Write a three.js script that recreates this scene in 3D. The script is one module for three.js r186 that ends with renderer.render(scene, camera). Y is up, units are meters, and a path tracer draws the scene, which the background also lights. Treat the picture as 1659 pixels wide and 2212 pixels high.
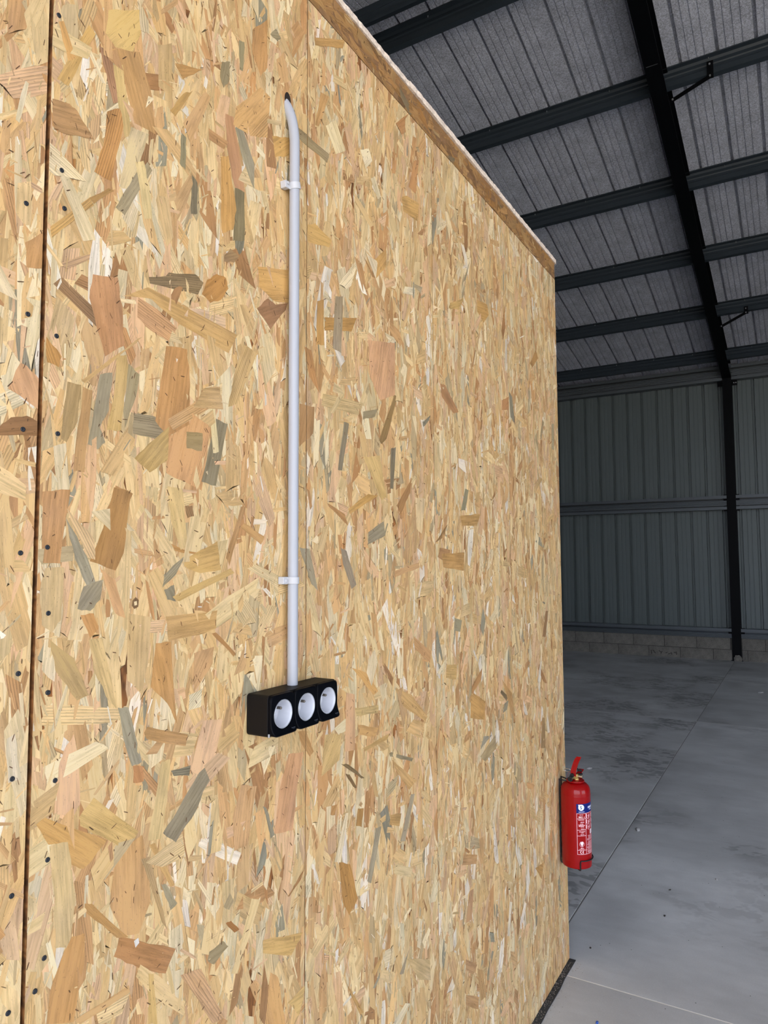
import * as THREE from 'three';
import { RoundedBoxGeometry } from 'three/addons/geometries/RoundedBoxGeometry.js';
import { mergeGeometries } from 'three/addons/utils/BufferGeometryUtils.js';

// ---------------------------------------------------------------- camera, sky, sun, exposure
const scene = new THREE.Scene();
const camera = new THREE.PerspectiveCamera(71.71, 1659 / 2212, 0.05, 200);
camera.position.set(0.8786, 1.6325, 0);
camera.rotation.order = 'YXZ';
camera.rotation.set(0.068758, 0.529799, -0.004783);

const SUN = new THREE.Vector3(0.62, 0.78, 0.04).normalize();
scene.background = new THREE.Color().setRGB(1.5, 1.63, 1.95);        // bright hazy daylight outside the doorway

const sun = new THREE.DirectionalLight(0xfff1de, 5.5);
sun.name = 'sun';
sun.position.copy(SUN).multiplyScalar(40);
sun.castShadow = true;
sun.shadow.camera.left = sun.shadow.camera.bottom = -25;
sun.shadow.camera.right = sun.shadow.camera.top = 25;
sun.shadow.camera.far = 90;
sun.shadow.mapSize.set(2048, 2048);
scene.add(sun, sun.target);

const renderer = new THREE.WebGLRenderer({ antialias: true });
renderer.toneMapping = THREE.LinearToneMapping;
renderer.toneMappingExposure = 2.55;
renderer.shadowMap.enabled = true;

// ---------------------------------------------------------------- helpers
let seed = 20177;
const rnd = () => { seed = (seed * 1664525 + 1013904223) >>> 0; return seed / 4294967296; };
const R = (a, b) => a + (b - a) * rnd();
const gauss = () => (rnd() + rnd() + rnd() + rnd() - 2) * 1.0;
const clamp = (v, a, b) => Math.max(a, Math.min(b, v));
const smooth = (t) => t * t * (3 - 2 * t);
const V = (x, y, z) => new THREE.Vector3(x, y, z);

function hash(x, y, s) { let h = (x * 374761393 + y * 668265263 + s * 1274126177) | 0; h = Math.imul(h ^ (h >>> 13), 1274126177); return ((h ^ (h >>> 16)) >>> 0) / 4294967296; }
function noise(x, y, px, py, s) {           // value noise with periods px, py
  const xi = Math.floor(x), yi = Math.floor(y), fx = smooth(x - xi), fy = smooth(y - yi);
  const m = (a, n) => ((a % n) + n) % n;
  const x0 = m(xi, px), x1 = m(xi + 1, px), y0 = m(yi, py), y1 = m(yi + 1, py);
  const a = hash(x0, y0, s), b = hash(x1, y0, s), c = hash(x0, y1, s), d = hash(x1, y1, s);
  return a + (b - a) * fx + (c - a) * fy + (a - b - c + d) * fx * fy;
}
function fbm(u, v, f, oct, s) { let t = 0, a = 0.5, n = 0; for (let i = 0; i < oct; i++) { t += a * noise(u * f, v * f, f, f, s + i); n += a; a *= 0.5; f *= 2; } return t / n; }
function dataTex(w, h, fn, srgb = true) {
  const d = new Uint8Array(w * h * 4);
  for (let y = 0; y < h; y++) for (let x = 0; x < w; x++) {
    const c = fn(x / w, y / h), i = (y * w + x) * 4;
    d[i] = clamp(c[0], 0, 1) * 255; d[i + 1] = clamp(c[1], 0, 1) * 255; d[i + 2] = clamp(c[2], 0, 1) * 255; d[i + 3] = 255;
  }
  const t = new THREE.DataTexture(d, w, h);
  t.wrapS = t.wrapT = THREE.RepeatWrapping; t.magFilter = THREE.LinearFilter; t.minFilter = THREE.LinearMipmapLinearFilter; t.generateMipmaps = true;
  if (srgb) t.colorSpace = THREE.SRGBColorSpace;
  t.needsUpdate = true;
  return t;
}
const taken = {};
function numbered(n) { taken[n] = (taken[n] ?? -1) + 1; return taken[n] ? n + '_' + String(taken[n]).padStart(3, '0') : n; }
function shade(o) { o.traverse((m) => { if (m.isMesh) { m.castShadow = m.receiveShadow = true; } }); return o; }
function mesh(name, g, m, parent) { const o = new THREE.Mesh(Array.isArray(g) ? mergeGeometries(g.map((q) => q.index ? q.toNonIndexed() : q)) : g, m); o.name = name; o.castShadow = o.receiveShadow = true; if (parent) parent.add(o); return o; }
function thing(name, label, category, group, at) { const o = new THREE.Group(); o.name = numbered(name); o.userData = { label, category }; if (group) o.userData.group = group; if (at) o.position.set(...at); scene.add(o); return o; }
function struct(name) { const o = new THREE.Group(); o.name = name; o.userData = { kind: 'structure' }; scene.add(o); return o; }

// straight extrusion of a closed outline: corner O, outline axes U and W, swept along L; uv in metres
function extr(pts, O, U, W, L, caps = true) {
  const P = (a, b, t) => O.clone().addScaledVector(U, a).addScaledVector(W, b).addScaledVector(L, t);
  const pos = [], uv = [], n = pts.length, len = L.length();
  let area = 0; for (let i = 0; i < n; i++) { const a = pts[i], b = pts[(i + 1) % n]; area += a[0] * b[1] - b[0] * a[1]; }
  if (area < 0) pts = pts.slice().reverse();
  const flip = U.clone().cross(W).dot(L) < 0;
  const tri = (a, b, c, ua, ub, uc) => { if (flip) { [b, c] = [c, b]; [ub, uc] = [uc, ub]; } pos.push(...a.toArray(), ...b.toArray(), ...c.toArray()); uv.push(...ua, ...ub, ...uc); };
  let s = 0;
  for (let i = 0; i < n; i++) {
    const a = pts[i], b = pts[(i + 1) % n], d = Math.hypot(b[0] - a[0], b[1] - a[1]);
    const A = P(...a, 0), B = P(...b, 0), C = P(...b, 1), D = P(...a, 1);
    tri(A, B, C, [s, 0], [s + d, 0], [s + d, len]); tri(A, C, D, [s, 0], [s + d, len], [s, len]);
    s += d;
  }
  if (caps) {
    const sh = pts.map((q) => new THREE.Vector2(q[0], q[1]));
    for (const [i, j, k] of THREE.ShapeUtils.triangulateShape(sh, [])) {
      tri(P(...pts[i], 1), P(...pts[j], 1), P(...pts[k], 1), pts[i], pts[j], pts[k]);
      tri(P(...pts[i], 0), P(...pts[k], 0), P(...pts[j], 0), pts[i], pts[k], pts[j]);
    }
  }
  const g = new THREE.BufferGeometry();
  g.setAttribute('position', new THREE.Float32BufferAttribute(pos, 3));
  g.setAttribute('uv', new THREE.Float32BufferAttribute(uv, 2));
  g.computeVertexNormals();
  return g;
}
// an open line given a wall thickness, as a closed outline
function thick(line, t) {
  const a = [], b = [], n = line.length;
  for (let i = 0; i < n; i++) {
    const p = line[Math.max(0, i - 1)], q = line[Math.min(n - 1, i + 1)], c = line[i];
    let d0 = [c[0] - p[0], c[1] - p[1]], d1 = [q[0] - c[0], q[1] - c[1]];
    const l0 = Math.hypot(...d0), l1 = Math.hypot(...d1);
    if (!l0) d0 = d1.map((v) => v / l1); else d0 = d0.map((v) => v / l0);
    if (!l1) d1 = d0; else d1 = d1.map((v) => v / l1);
    let nx = -(d0[1] + d1[1]), ny = d0[0] + d1[0]; const l = Math.hypot(nx, ny) || 1; nx /= l; ny /= l;
    const k = t / 2 / Math.max(0.4, Math.abs(nx * -d1[1] + ny * d1[0]));
    a.push([c[0] + nx * k, c[1] + ny * k]); b.push([c[0] - nx * k, c[1] - ny * k]);
  }
  return a.concat(b.reverse());
}
// box between two corners, uv in metres on every face
function box(x0, y0, z0, x1, y1, z1) {
  return extr([[0, 0], [x1 - x0, 0], [x1 - x0, y1 - y0], [0, y1 - y0]], V(x0, y0, z0), V(1, 0, 0), V(0, 1, 0), V(0, 0, z1 - z0));
}
function cyl(r, a, b, seg = 20, r2 = r) {
  const d = b.clone().sub(a), g = new THREE.CylinderGeometry(r2, r, d.length(), seg);
  g.applyQuaternion(new THREE.Quaternion().setFromUnitVectors(V(0, 1, 0), d.clone().normalize()));
  g.translate(...a.clone().add(b).multiplyScalar(0.5).toArray());
  return g;
}
function tube(pts, r, seg = 40, rad = 8, tension = 0.5) { return new THREE.TubeGeometry(new THREE.CatmullRomCurve3(pts, false, 'catmullrom', tension), seg, r, rad); }

// ---------------------------------------------------------------- textures and materials
// wood grain seen on a flat chip: u runs along the fibre; three bands across (fine, ringed, plain)
const grainTex = dataTex(1024, 1024, (u, v) => {
  const fine = noise(u * 24, v * 400, 24, 400, 3) * 0.5 + noise(u * 60, v * 800, 60, 800, 4) * 0.5;
  const mid = noise(u * 10, v * 90, 10, 90, 5);
  const mot = fbm(u, v, 9, 4, 12);
  let k = 0.90 + 0.15 * (fine - 0.5) + 0.12 * (mid - 0.5) + 0.22 * (mot - 0.5);
  const warp = noise(u * 6, v * 12, 6, 12, 6) * 0.022 + noise(u * 14, v * 30, 14, 30, 7) * 0.006;
  if (v > 0.45 && v < 0.78) { const r = ((v + warp) * 64) % 1; k -= 0.17 * Math.pow(clamp(r, 0, 1), 2.2) * (0.5 + noise(u * 3, v * 20, 3, 20, 8)); }
  else if (v <= 0.45) { const r = ((v + warp * 0.7) * 150) % 1; k -= 0.10 * r; }
  const sp = noise(u * 160, v * 260, 160, 260, 9); if (sp > 0.93) k -= 0.16;
  k *= 1.08;
  const w = 0.05 * (fbm(u, v, 7, 3, 15) - 0.5);
  return [k * (1.01 + w * 0.5), k, k * (0.98 + 0.04 * mid - w * 2)];
});
const osbPalette = [['#eccd94', 27], ['#e3bd81', 25], ['#f2dcad', 14], ['#e6bd8e', 13], ['#dbb078', 12], ['#cf9f68', 7], ['#c8b083', 3.5], ['#a39a7e', 0.8], ['#f8ead0', 3], ['#b98a58', 2.4]];
const stripPalette = [['#b0854f', 25], ['#a0784b', 24], ['#ba9058', 13], ['#96714b', 15], ['#a87b42', 12], ['#86633c', 7], ['#c7a672', 3], ['#8f7c5a', 3]];
function pick(pal) { let t = 0; for (const p of pal) t += p[1]; let r = rnd() * t; for (const p of pal) { r -= p[1]; if (r <= 0) return p[0]; } return pal[0][0]; }
const strandMat = new THREE.MeshStandardMaterial({ map: grainTex, vertexColors: true, roughness: 0.66, bumpMap: grainTex, bumpScale: 0.00012 });
// raw board behind and between the chips, and its sawn edges: crumbs of chips in layers
const edgeTex = dataTex(512, 512, (u, v) => {
  const a = noise(u * 24, v * 110, 24, 110, 21), b = noise(u * 90, v * 256, 90, 256, 22), c = noise(u * 40, v * 60, 40, 60, 23);
  const k = 0.74 + 0.30 * (a - 0.5) + 0.35 * (b - 0.5) + 0.2 * (c - 0.5);
  return [k * 1.12, k * 0.95, k * 0.74];
});
const boardMat = new THREE.MeshStandardMaterial({ map: edgeTex, color: 0xb08a62, roughness: 0.85 });
const sawnTex = dataTex(1024, 512, (u, v) => {
  const a = noise(u * 300, v * 200, 300, 200, 91), b = noise(u * 700, v * 400, 700, 400, 92), c = noise(u * 60, v * 80, 60, 80, 93);
  let k = 0.90 + 0.12 * (a - 0.5) + 0.12 * (b - 0.5) + 0.10 * (c - 0.5); if (b > 0.86) k -= 0.22;
  return [k * 1.03, k * 0.955, k * 0.87];
});
const edgeMat = new THREE.MeshStandardMaterial({ map: sawnTex, color: 0xffffff, roughness: 0.9, bumpMap: sawnTex, bumpScale: 0.001 });

const concreteTex = dataTex(2048, 2048, (u, v) => {
  const big = fbm(u, v, 3, 5, 31), mid = fbm(u, v, 14, 5, 37);
  const str = noise(u * 20 + v * 6, v * 64, 20 + 6, 64, 41) * 0.6 + noise(u * 60, v * 200, 60, 200, 42) * 0.4;
  const grain = hash(Math.floor(u * 2048), Math.floor(v * 2048), 43);
  let k = 0.86 + 0.2 * (big - 0.5) + 0.17 * (mid - 0.5) + 0.05 * (str - 0.5) + 0.035 * (grain - 0.5);
  const patch = smooth(clamp((fbm(u, v, 5, 3, 51) - 0.45) * 6, 0, 1));       // trowel scuffs: darker torn flecks
  const wa = fbm(u, v, 12, 3, 55) - 0.5, wb = fbm(u, v, 12, 3, 58) - 0.5, tu = u + 0.05 * wa, tv = v + 0.05 * wb;
  const torn = smooth(clamp((noise(tu * 64, tv * 110, 64, 110, 52) * 0.5 + noise(tu * 190, tv * 260, 190, 260, 53) * 0.35 + noise(tu * 30, tv * 40, 30, 40, 54) * 0.3 - 0.55) * 7, 0, 1));
  k -= (0.05 + 0.16 * torn) * patch;
  const dust = smooth(clamp((fbm(u, v, 4, 4, 61) - 0.60) * 8, 0, 1));
  k += 0.06 * dust * (0.5 + 0.5 * noise(u * 70, v * 70, 70, 70, 62));
  return [k * 0.985, k, k * 1.012];
});
concreteTex.repeat.set(0.25, 0.25);                 // a tile is 4 m
const floorMat = new THREE.MeshStandardMaterial({ map: concreteTex, color: 0xe6e5e3, roughness: 0.6 });
const jointMat = new THREE.MeshStandardMaterial({ color: 0xf0ede4, roughness: 0.95 });
const slabEdgeMat = new THREE.MeshStandardMaterial({ color: 0x55565a, roughness: 0.95 });
const blockTex = dataTex(512, 512, (u, v) => {
  const k = 0.66 + 0.22 * (fbm(u, v, 6, 4, 71) - 0.5) + 0.16 * (noise(u * 128, v * 128, 128, 128, 72) - 0.5) - (noise(u * 70, v * 70, 70, 70, 73) > 0.9 ? 0.2 : 0);
  return [k * 1.02, k, k * 0.96];
});
blockTex.repeat.set(2, 2);
const blockMat = new THREE.MeshStandardMaterial({ map: blockTex, color: 0xb3b1ac, roughness: 0.95 });
const mortarMat = new THREE.MeshStandardMaterial({ map: blockTex, color: 0x6f6d69, roughness: 0.98 });
const feltTex = dataTex(1024, 1024, (u, v) => {
  const k = 0.84 + 0.22 * (noise(u * 170, v * 120, 170, 120, 81) - 0.5) + 0.22 * (noise(u * 70, v * 90, 70, 90, 82) - 0.5) + 0.12 * (fbm(u, v, 5, 3, 83) - 0.5);
  return [k * 0.99, k, k * 1.03];
});
feltTex.repeat.set(1.6, 1.6);
const feltMat = new THREE.MeshStandardMaterial({ map: feltTex, color: 0xd9dbe1, roughness: 1, bumpMap: feltTex, bumpScale: 0.003 });
const sheetMat = new THREE.MeshStandardMaterial({ color: 0x636c6b, roughness: 0.45, metalness: 0.1 });
const purlinMat = new THREE.MeshPhysicalMaterial({ color: 0x30383f, roughness: 0.4, specularIntensity: 0.6 });
const galvMat = new THREE.MeshStandardMaterial({ color: 0x5c6266, roughness: 0.42, metalness: 0.25 });
const blackSteel = new THREE.MeshPhysicalMaterial({ color: 0x06070a, roughness: 0.5, specularIntensity: 0.2 });
const jointGrey = new THREE.MeshStandardMaterial({ color: 0x8e8e8c, roughness: 0.95 });
const boltMat = new THREE.MeshStandardMaterial({ color: 0xb9bcbc, roughness: 0.35, metalness: 0.8 });

// ---------------------------------------------------------------- the hall
const RS = 0.19, ZR = -5.03, ZE = -13.0, ZF = 2.7, XL = -5.1, XRt = 10;      // roof slope, ridge, far wall, front wall, gables
const roofY = (z) => 7.305 + RS * (z < ZR ? z : 2 * ZR - z);
const NL = Math.hypot(1, RS);

const ground = struct('ground');
mesh('yard', box(-60, -0.3, ZF + 0.12, 70, -0.03, 90), new THREE.MeshStandardMaterial({ color: 0xb9b2a4, roughness: 0.95 }), ground);

mesh('yard', box(XRt + 0.1, -0.3, -60, 90, -0.03, ZF + 0.12), ground.children[0].material, ground);

const floor = struct('floor');
mesh('sub_base', box(XL, -0.4, ZE - 0.05, XRt, -0.10, ZF + 0.1), slabEdgeMat, floor);
const xs = [XL, -0.087, 4.913, XRt], zs = [ZE - 0.05, -7.87, -2.87, ZF + 0.1];
for (let i = 0; i < 3; i++) for (let j = 0; j < 3; j++) {
  const g = 0.0034, c = 0.001, x0 = xs[i] + g, x1 = xs[i + 1] - g, z0 = zs[j] + g, z1 = zs[j + 1] - g;
  const q = extr([[0, 0], [x1 - x0, 0], [x1 - x0, 0.099], [x1 - x0 - c, 0.1], [c, 0.1], [0, 0.099]], V(x0, -0.1, z0), V(1, 0, 0), V(0, 1, 0), V(0, 0, z1 - z0));
  const u = q.attributes.uv; for (let k = 0; k < u.count; k++) u.setXY(k, u.getX(k) + 1.37 * i + 0.4, u.getY(k) + 2.21 * j + 0.9 * i);
  mesh('floor_slab', q, floorMat, floor);
}
for (const x of [-0.087, 4.913]) mesh('joint_filler', box(x - 0.0034, -0.1, ZE, x + 0.0034, -0.0025, ZF), jointGrey, floor);
for (const z of [-7.87, -2.87]) mesh('joint_filler', box(XL, -0.1, z - 0.0034, XRt, -0.0006, z + 0.0034), jointMat, floor);

// far wall: two courses of blocks, ribbed steel sheets above
const wallBack = struct('wall_back');
mesh('mortar', box(XL, 0, -12.99, XRt, 0.352, -12.80), mortarMat, wallBack);
for (let c = 0; c < 2; c++) for (let k = -6; k < 24; k++) {
  const x0 = -2.146 + (c ? 0 : -0.254) + 0.5 * k, x1 = x0 + 0.5;
  for (const [a, b] of [[x0, Math.min(x1, -0.126)], [Math.max(x0, 0.022), x1]]) {
    const A = Math.max(a, XL) + 0.004, B = Math.min(b, XRt) - 0.004;
    if (B - A < 0.03) continue;
    mesh('concrete_block', box(A, c ? 0.178 : 0, -12.985, B, c ? 0.358 : 0.171, -12.79 + 0.004 * Math.sin(k * 7.3 + c)), blockMat, wallBack);
  }
}
{ // cast marks and a ragged mortar line on the block left of the column
  const m = [];
  for (const [x, y, w, h, r] of [[-1.36, 0.06, 0.012, 0.06, 0.1], [-1.33, 0.085, 0.03, 0.012, -0.3], [-1.31, 0.06, 0.012, 0.05, 0.6], [-1.22, 0.075, 0.05, 0.012, -0.6], [-1.2, 0.06, 0.012, 0.05, -0.5], [-1.12, 0.06, 0.035, 0.012, 0.5], [-1.07, 0.05, 0.05, 0.01, 0.4], [-1.04, 0.05, 0.012, 0.04, 0.3], [-0.99, 0.07, 0.03, 0.012, -0.3], [-0.965, 0.06, 0.012, 0.05, 0.1]]) {
    const g = new THREE.BoxGeometry(w, h, 0.006); g.rotateZ(r); g.translate(x, y + 0.01, -12.786); m.push(g);
  }
  mesh('mortar_mark', m, mortarMat, wallBack);
}
const sheetLine = [[0, 0]];
for (let k = 0; k < 4; k++) { const x = 0.25 * k; sheetLine.push([x + 0.002, 0], [x + 0.009, -0.042], [x + 0.04, -0.042], [x + 0.048, 0], [x + 0.105, 0], [x + 0.109, -0.003], [x + 0.117, -0.003], [x + 0.121, 0], [x + 0.17, 0], [x + 0.174, -0.003], [x + 0.182, -0.003], [x + 0.186, 0], [x + 0.25, 0]); }
const wallSheet = extr(thick(sheetLine, 0.0015), V(0, 0.36, ZE), V(1, 0, 0), V(0, 0, 1), V(0, roofY(ZE) - 0.36 + 0.02, 0));
for (let x = -1.462 - 4; x < XRt; x += 1) { const s = mesh('wall_sheet', wallSheet, sheetMat, wallBack); s.position.x = x; }

// front wall with the big open doorway behind the photographer
const DX0 = 0.35, DX1 = 7.0, DY = 4.85;
const wallFront = struct('wall_front');
mesh('wall_panel', box(XL, 0, ZF, DX0, roofY(ZF), ZF + 0.1), sheetMat, wallFront);
mesh('wall_panel', box(DX1, 0, ZF, XRt, roofY(ZF), ZF + 0.1), sheetMat, wallFront);
mesh('door_lintel', box(DX0, DY, ZF, DX1, roofY(ZF), ZF + 0.1), sheetMat, wallFront);
{
  const gable = (out, x, w) => mesh('gable_panel', extr(out, V(x, 0, 0), V(0, 0, 1), V(0, 1, 0), V(0.1, 0, 0)), sheetMat, w);
  gable([[ZE, 0], [ZF, 0], [ZF, roofY(ZF)], [ZR, roofY(ZR)], [ZE, roofY(ZE)]], XL - 0.1, struct('wall_left'));
  const w = struct('wall_right'), a = -3.6, b = 2.0, top = 4.4;      // second open doorway, in the gable to the right
  gable([[ZE, 0], [a, 0], [a, roofY(a)], [ZR, roofY(ZR)], [ZE, roofY(ZE)]], XRt, w);
  gable([[b, 0], [ZF, 0], [ZF, roofY(ZF)], [b, roofY(b)]], XRt, w);
  gable([[a, top], [b, top], [b, roofY(b)], [a, roofY(a)]], XRt, w);
}

// roof: felt-backed steel sheets, ribs running down the slope
const ceiling = struct('ceiling');
const roofLine = [[0, 0]];
for (let k = 0; k < 3; k++) {
  const x = 0.3 * k;
  roofLine.push([x + 0.134, 0], [x + 0.137, 0.045], [x + 0.163, 0.045], [x + 0.166, 0]);
  for (const s of [0.21, 0.275]) roofLine.push([x + s, 0], [x + s + 0.003, 0.009], [x + s + 0.011, 0.009], [x + s + 0.014, 0]);
  roofLine.push([x + 0.3, 0]);
  if (k < 2) roofLine.push([x + 0.34, 0], [x + 0.343, 0.009], [x + 0.351, 0.009], [x + 0.354, 0]);
}
for (const f of [1, -1]) {
  const L = V(0, -RS * 8.1, -8.1 * f), n = V(0, 1 / NL, -RS / NL * f);
  const g = extr(thick(roofLine, 0.002), V(0, roofY(ZR), ZR), V(1, 0, 0), n, L);
  for (let k = 0; k < 18; k++) { const s = mesh('roof_sheet', g, feltMat, ceiling); s.position.x = -0.022 - 0.9 * 6 + 0.9 * k; }
}
mesh('ridge_cap', extr([[-0.3, -0.057 + 0.045], [0, 0.045], [0.3, -0.057 + 0.045], [0.3, -0.045 + 0.045], [0, 0.06], [-0.3, -0.045 + 0.045]], V(XL - 0.3, roofY(ZR), ZR), V(0, 0, 1), V(0, 1, 0), V(XRt - XL + 0.6, 0, 0)), sheetMat, ceiling);

// portal frame
const XC = -0.053, FW = 0.0675;
function iSection(w, d, tf, tw) { return [[-w, 0], [w, 0], [w, tf], [tw, tf], [tw, d - tf], [w, d - tf], [w, d], [-w, d], [-w, d - tf], [-tw, d - tf], [-tw, tf], [-w, tf]]; }
const col = thing('steel_column', 'black steel column standing against the far wall under the rafter', 'column', null, [XC, 0, -12.79]);
mesh('section', extr(iSection(FW, 0.2, 0.011, 0.004), V(0, 0.012, -0.2), V(1, 0, 0), V(0, 0, 1), V(0, 4.62, 0)), blackSteel, col);
mesh('base_plate', box(-0.085, 0, -0.2, 0.085, 0.012, 0.02), blackSteel, col);
mesh('cleat', [box(-0.118, 2.42, -0.06, -FW, 2.69, -0.045), box(FW, 2.42, -0.06, 0.118, 2.69, -0.045), box(-0.118, 0.35, -0.06, -FW, 0.52, -0.045), box(FW, 0.35, -0.06, 0.118, 0.52, -0.045), box(FW, 4.5, -0.1, 0.15, 4.75, -0.09), box(-0.15, 4.5, -0.1, -FW, 4.75, -0.09)], blackSteel, col);
for (const [x, y, z] of [[-0.095, 2.465, -0.045], [0.095, 2.465, -0.045], [-0.095, 2.65, -0.045], [0.095, 2.65, -0.045], [-0.095, 0.49, -0.045], [0.095, 0.49, -0.045], [0.1, 4.54, -0.09], [0.13, 4.54, -0.09], [0.1, 4.7, -0.09], [0.13, 4.7, -0.09]]) mesh('bolt', cyl(0.009, V(x, y, z), V(x, y, z + 0.01), 6), boltMat, col);
const grout = thing('grout_lump', 'pale mortar lump at the foot of the black column', 'mortar', null, [XC, 0, -12.77]);
{ const g = new THREE.IcosahedronGeometry(0.06, 2), p = g.attributes.position; for (let i = 0; i < p.count; i++) { const k = 0.8 + 0.35 * hash(Math.round(p.getX(i) * 900), Math.round(p.getY(i) * 900 + p.getZ(i) * 300), 5); p.setXYZ(i, p.getX(i) * k * 1.05 + 0.012, Math.max(0, p.getY(i) * k * 1.1 + 0.03), p.getZ(i) * k * 0.4 + 0.005); } g.computeVertexNormals(); mesh('mortar_body', g, blockMat, grout); }

for (const [f, label] of [[1, 'black steel roof rafter rising from the column towards the viewer'], [-1, 'black steel rafter on the near slope beyond the ridge overhead']]) {
  const r = thing('steel_rafter', label, 'rafter', null, [XC, roofY(ZR) - 0.27, ZR]);
  const n = V(0, 1 / NL, -RS / NL * f), run = 7.74;
  mesh('section', extr(iSection(FW, 0.262, 0.010, 0.0035), V(0, 0, 0), V(1, 0, 0), n, V(0, -RS * run, -run * f)), blackSteel, r);
  if (f < 0) continue;
  for (const z of [-6.617, -8.05, -9.459, -10.875, -12.3]) for (const d of [0.075, 0.19]) { const y = -RS * (ZR - z) + d; mesh('bolt', cyl(0.009, V(0.0035, y, z - ZR), V(0.016, y, z - ZR), 6), boltMat, r); }
  mesh('weld_scar', [box(-0.05, -0.0015, -0.003, 0.045, 0.0005, 0.003)].map((g) => { g.translate(0, -RS * 1.15 + 0.0008, -1.15); return g; }), slabEdgeMat, r);
}

// purlins: Z sections between the rafters
const zFlange = thick([[-0.06, 0.014], [-0.06, 0.003], [-0.0014, 0.003]], 0.0025), zLine = thick([[0, 0.002], [0, 0.056], [0.007, 0.066], [0.007, 0.094], [0, 0.104], [0, 0.165], [0.047, 0.165], [0.047, 0.151]], 0.0025);
const bead = [[-0.0015, 0.005], [-0.016, 0.006], [-0.0015, 0.024]];
const ranks = [['E', -5.222, 'purlin next to the ridge on the far slope'], ['C', -6.617, 'fifth purlin up from the far eave'], ['D', -8.05, 'fourth purlin up from the far eave'], ['D', -9.459, 'third purlin up from the far eave'], ['F', -10.875, 'second purlin up from the far eave'], ['G', -12.327, 'lowest purlin, just above the far eave'], ['A', 2 * ZR + 5.222, 'purlin just past the ridge on the near slope']];
for (const [, z, what] of ranks) for (const [x0, x1, side] of [[XL, XC - 0.006, 'left of the rafter'], [XC + 0.006, XRt, 'right of the rafter']]) {
  const f = z < ZR ? 1 : -1;
  const p = thing('roof_purlin', `slate grey steel ${what}, ${side}`, 'purlin', 'roof purlins', [x0, roofY(z), z]);
  const U = V(0, -RS / NL, -f / NL), W = V(0, -1 / NL, RS * f / NL), L = V(x1 - x0, 0, 0);
  mesh('section', extr(zLine, V(0, -0.001, 0), U, W, L), purlinMat, p);
  mesh('top_flange', extr(zFlange, V(0, -0.001, 0), U, W, L), purlinMat, p);
  mesh('bend', extr(bead, V(0, -0.001, 0), U, W, L), purlinMat, p);
  for (let x = 0.4; x < x1 - x0; x += 0.6) mesh('screw', cyl(0.004, V(x, -0.004, 0.03 * f).addScaledVector(W, 0.003), V(x, -0.004, 0.03 * f).addScaledVector(W, 0.018), 6), boltMat, p);
}
for (const [a, b, top, z, label] of [[V(0.042, 5.772, -6.62), V(0.362, 5.857, -6.575), 5.995, -6.58, 'black diagonal fly brace from the rafter to the fifth purlin'], [V(0.042, 4.912, -10.88), V(0.363, 5.044, -10.84), 5.132, -10.84, 'black diagonal fly brace from the rafter to the second purlin']]) {
  const g = thing('fly_brace', label, 'brace', null, a.toArray());
  const d = b.clone().sub(a), q = new THREE.BoxGeometry(d.length() + 0.04, 0.036, 0.006); q.rotateY(-Math.atan2(d.z, d.x)); q.rotateZ(Math.atan2(d.y, Math.hypot(d.x, d.z))); q.translate(...d.clone().multiplyScalar(0.5).toArray());
  mesh('bar', q, blackSteel, g);
  mesh('plate', box(d.x - 0.024, d.y - 0.02, d.z - 0.004, d.x + 0.028, top - a.y, d.z + 0.004), blackSteel, g);
  mesh('bolt', cyl(0.008, V(0.005, 0.003, 0), V(0.005, 0.003, 0.014), 6), boltMat, g);
  mesh('bolt', cyl(0.008, V(d.x, d.y, d.z), V(d.x, d.y, d.z + 0.016), 6), boltMat, g);
  mesh('bolt', cyl(0.008, V(d.x, top - a.y - 0.03, d.z), V(d.x, top - a.y - 0.03, d.z + 0.014), 6), boltMat, g);
}

// girts on the far wall: C sections open to the hall, with a grooved web
function girtLines(y0, y1, lowerLip) {       // lips and grooved face in grey; the channel behind them dark
  const w = -0.16, g0 = y1 - 0.082, g1 = lowerLip ? y0 + 0.062 : y0, n = 4, face = [[-0.016, g0]];
  for (let k = 0; k < n; k++) { const a = g0 + (g1 - g0) * k / n, d = (g1 - g0) / n; face.push([-0.012, a + d * 0.15], [-0.012, a + d * 0.6], [-0.028, a + d * 0.7], [-0.028, a + d * 0.95]); }
  face.push([-0.02, g1]);
  const grey = [thick([[0, y1 - 0.05], [0, y1], [-0.01, y1]], 0.003), thick(face, 0.003)];
  if (lowerLip) grey.push(thick([[-0.01, y0], [0, y0], [0, y0 + 0.048]], 0.003));
  return [grey, thick(lowerLip ? [[-0.012, y1 - 0.003], [w, y1 - 0.003], [w, y0 + 0.002], [-0.012, y0 + 0.002]] : [[-0.012, y1 - 0.003], [w, y1 - 0.003], [w, y0 + 0.002], [-0.03, y0 + 0.002]], 0.003)];
}
for (const [y0, y1, lip, what] of [[0.36, 0.511, false, 'grey steel base rail along the top of the block wall'], [2.443, 2.672, true, 'grey steel wall girt across the middle of the far wall'], [4.585, 4.83, true, 'grey steel eave girt at the top of the far wall']])
  for (const [x0, x1, side] of [[XL, XC - 0.0685, 'left of the column'], [XC + 0.0685, XRt, 'right of the column']]) {
    const p = thing('wall_girt', `${what}, ${side}`, 'girt', 'girts of the far wall', [x0, 0, -12.8]);
    const [grey, dark] = girtLines(y0, y1, lip), L = V(x1 - x0, 0, 0), E = (q) => extr(q, V(0, 0, 0), V(0, 0, 1), V(0, 1, 0), L);
    mesh('channel', E(dark), galvMat, p); mesh('lip', E(grey[0]), galvMat, p); mesh('grooved_face', E(grey[1]), galvMat, p); if (grey[2]) mesh('lip', E(grey[2]), galvMat, p);
  }

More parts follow.
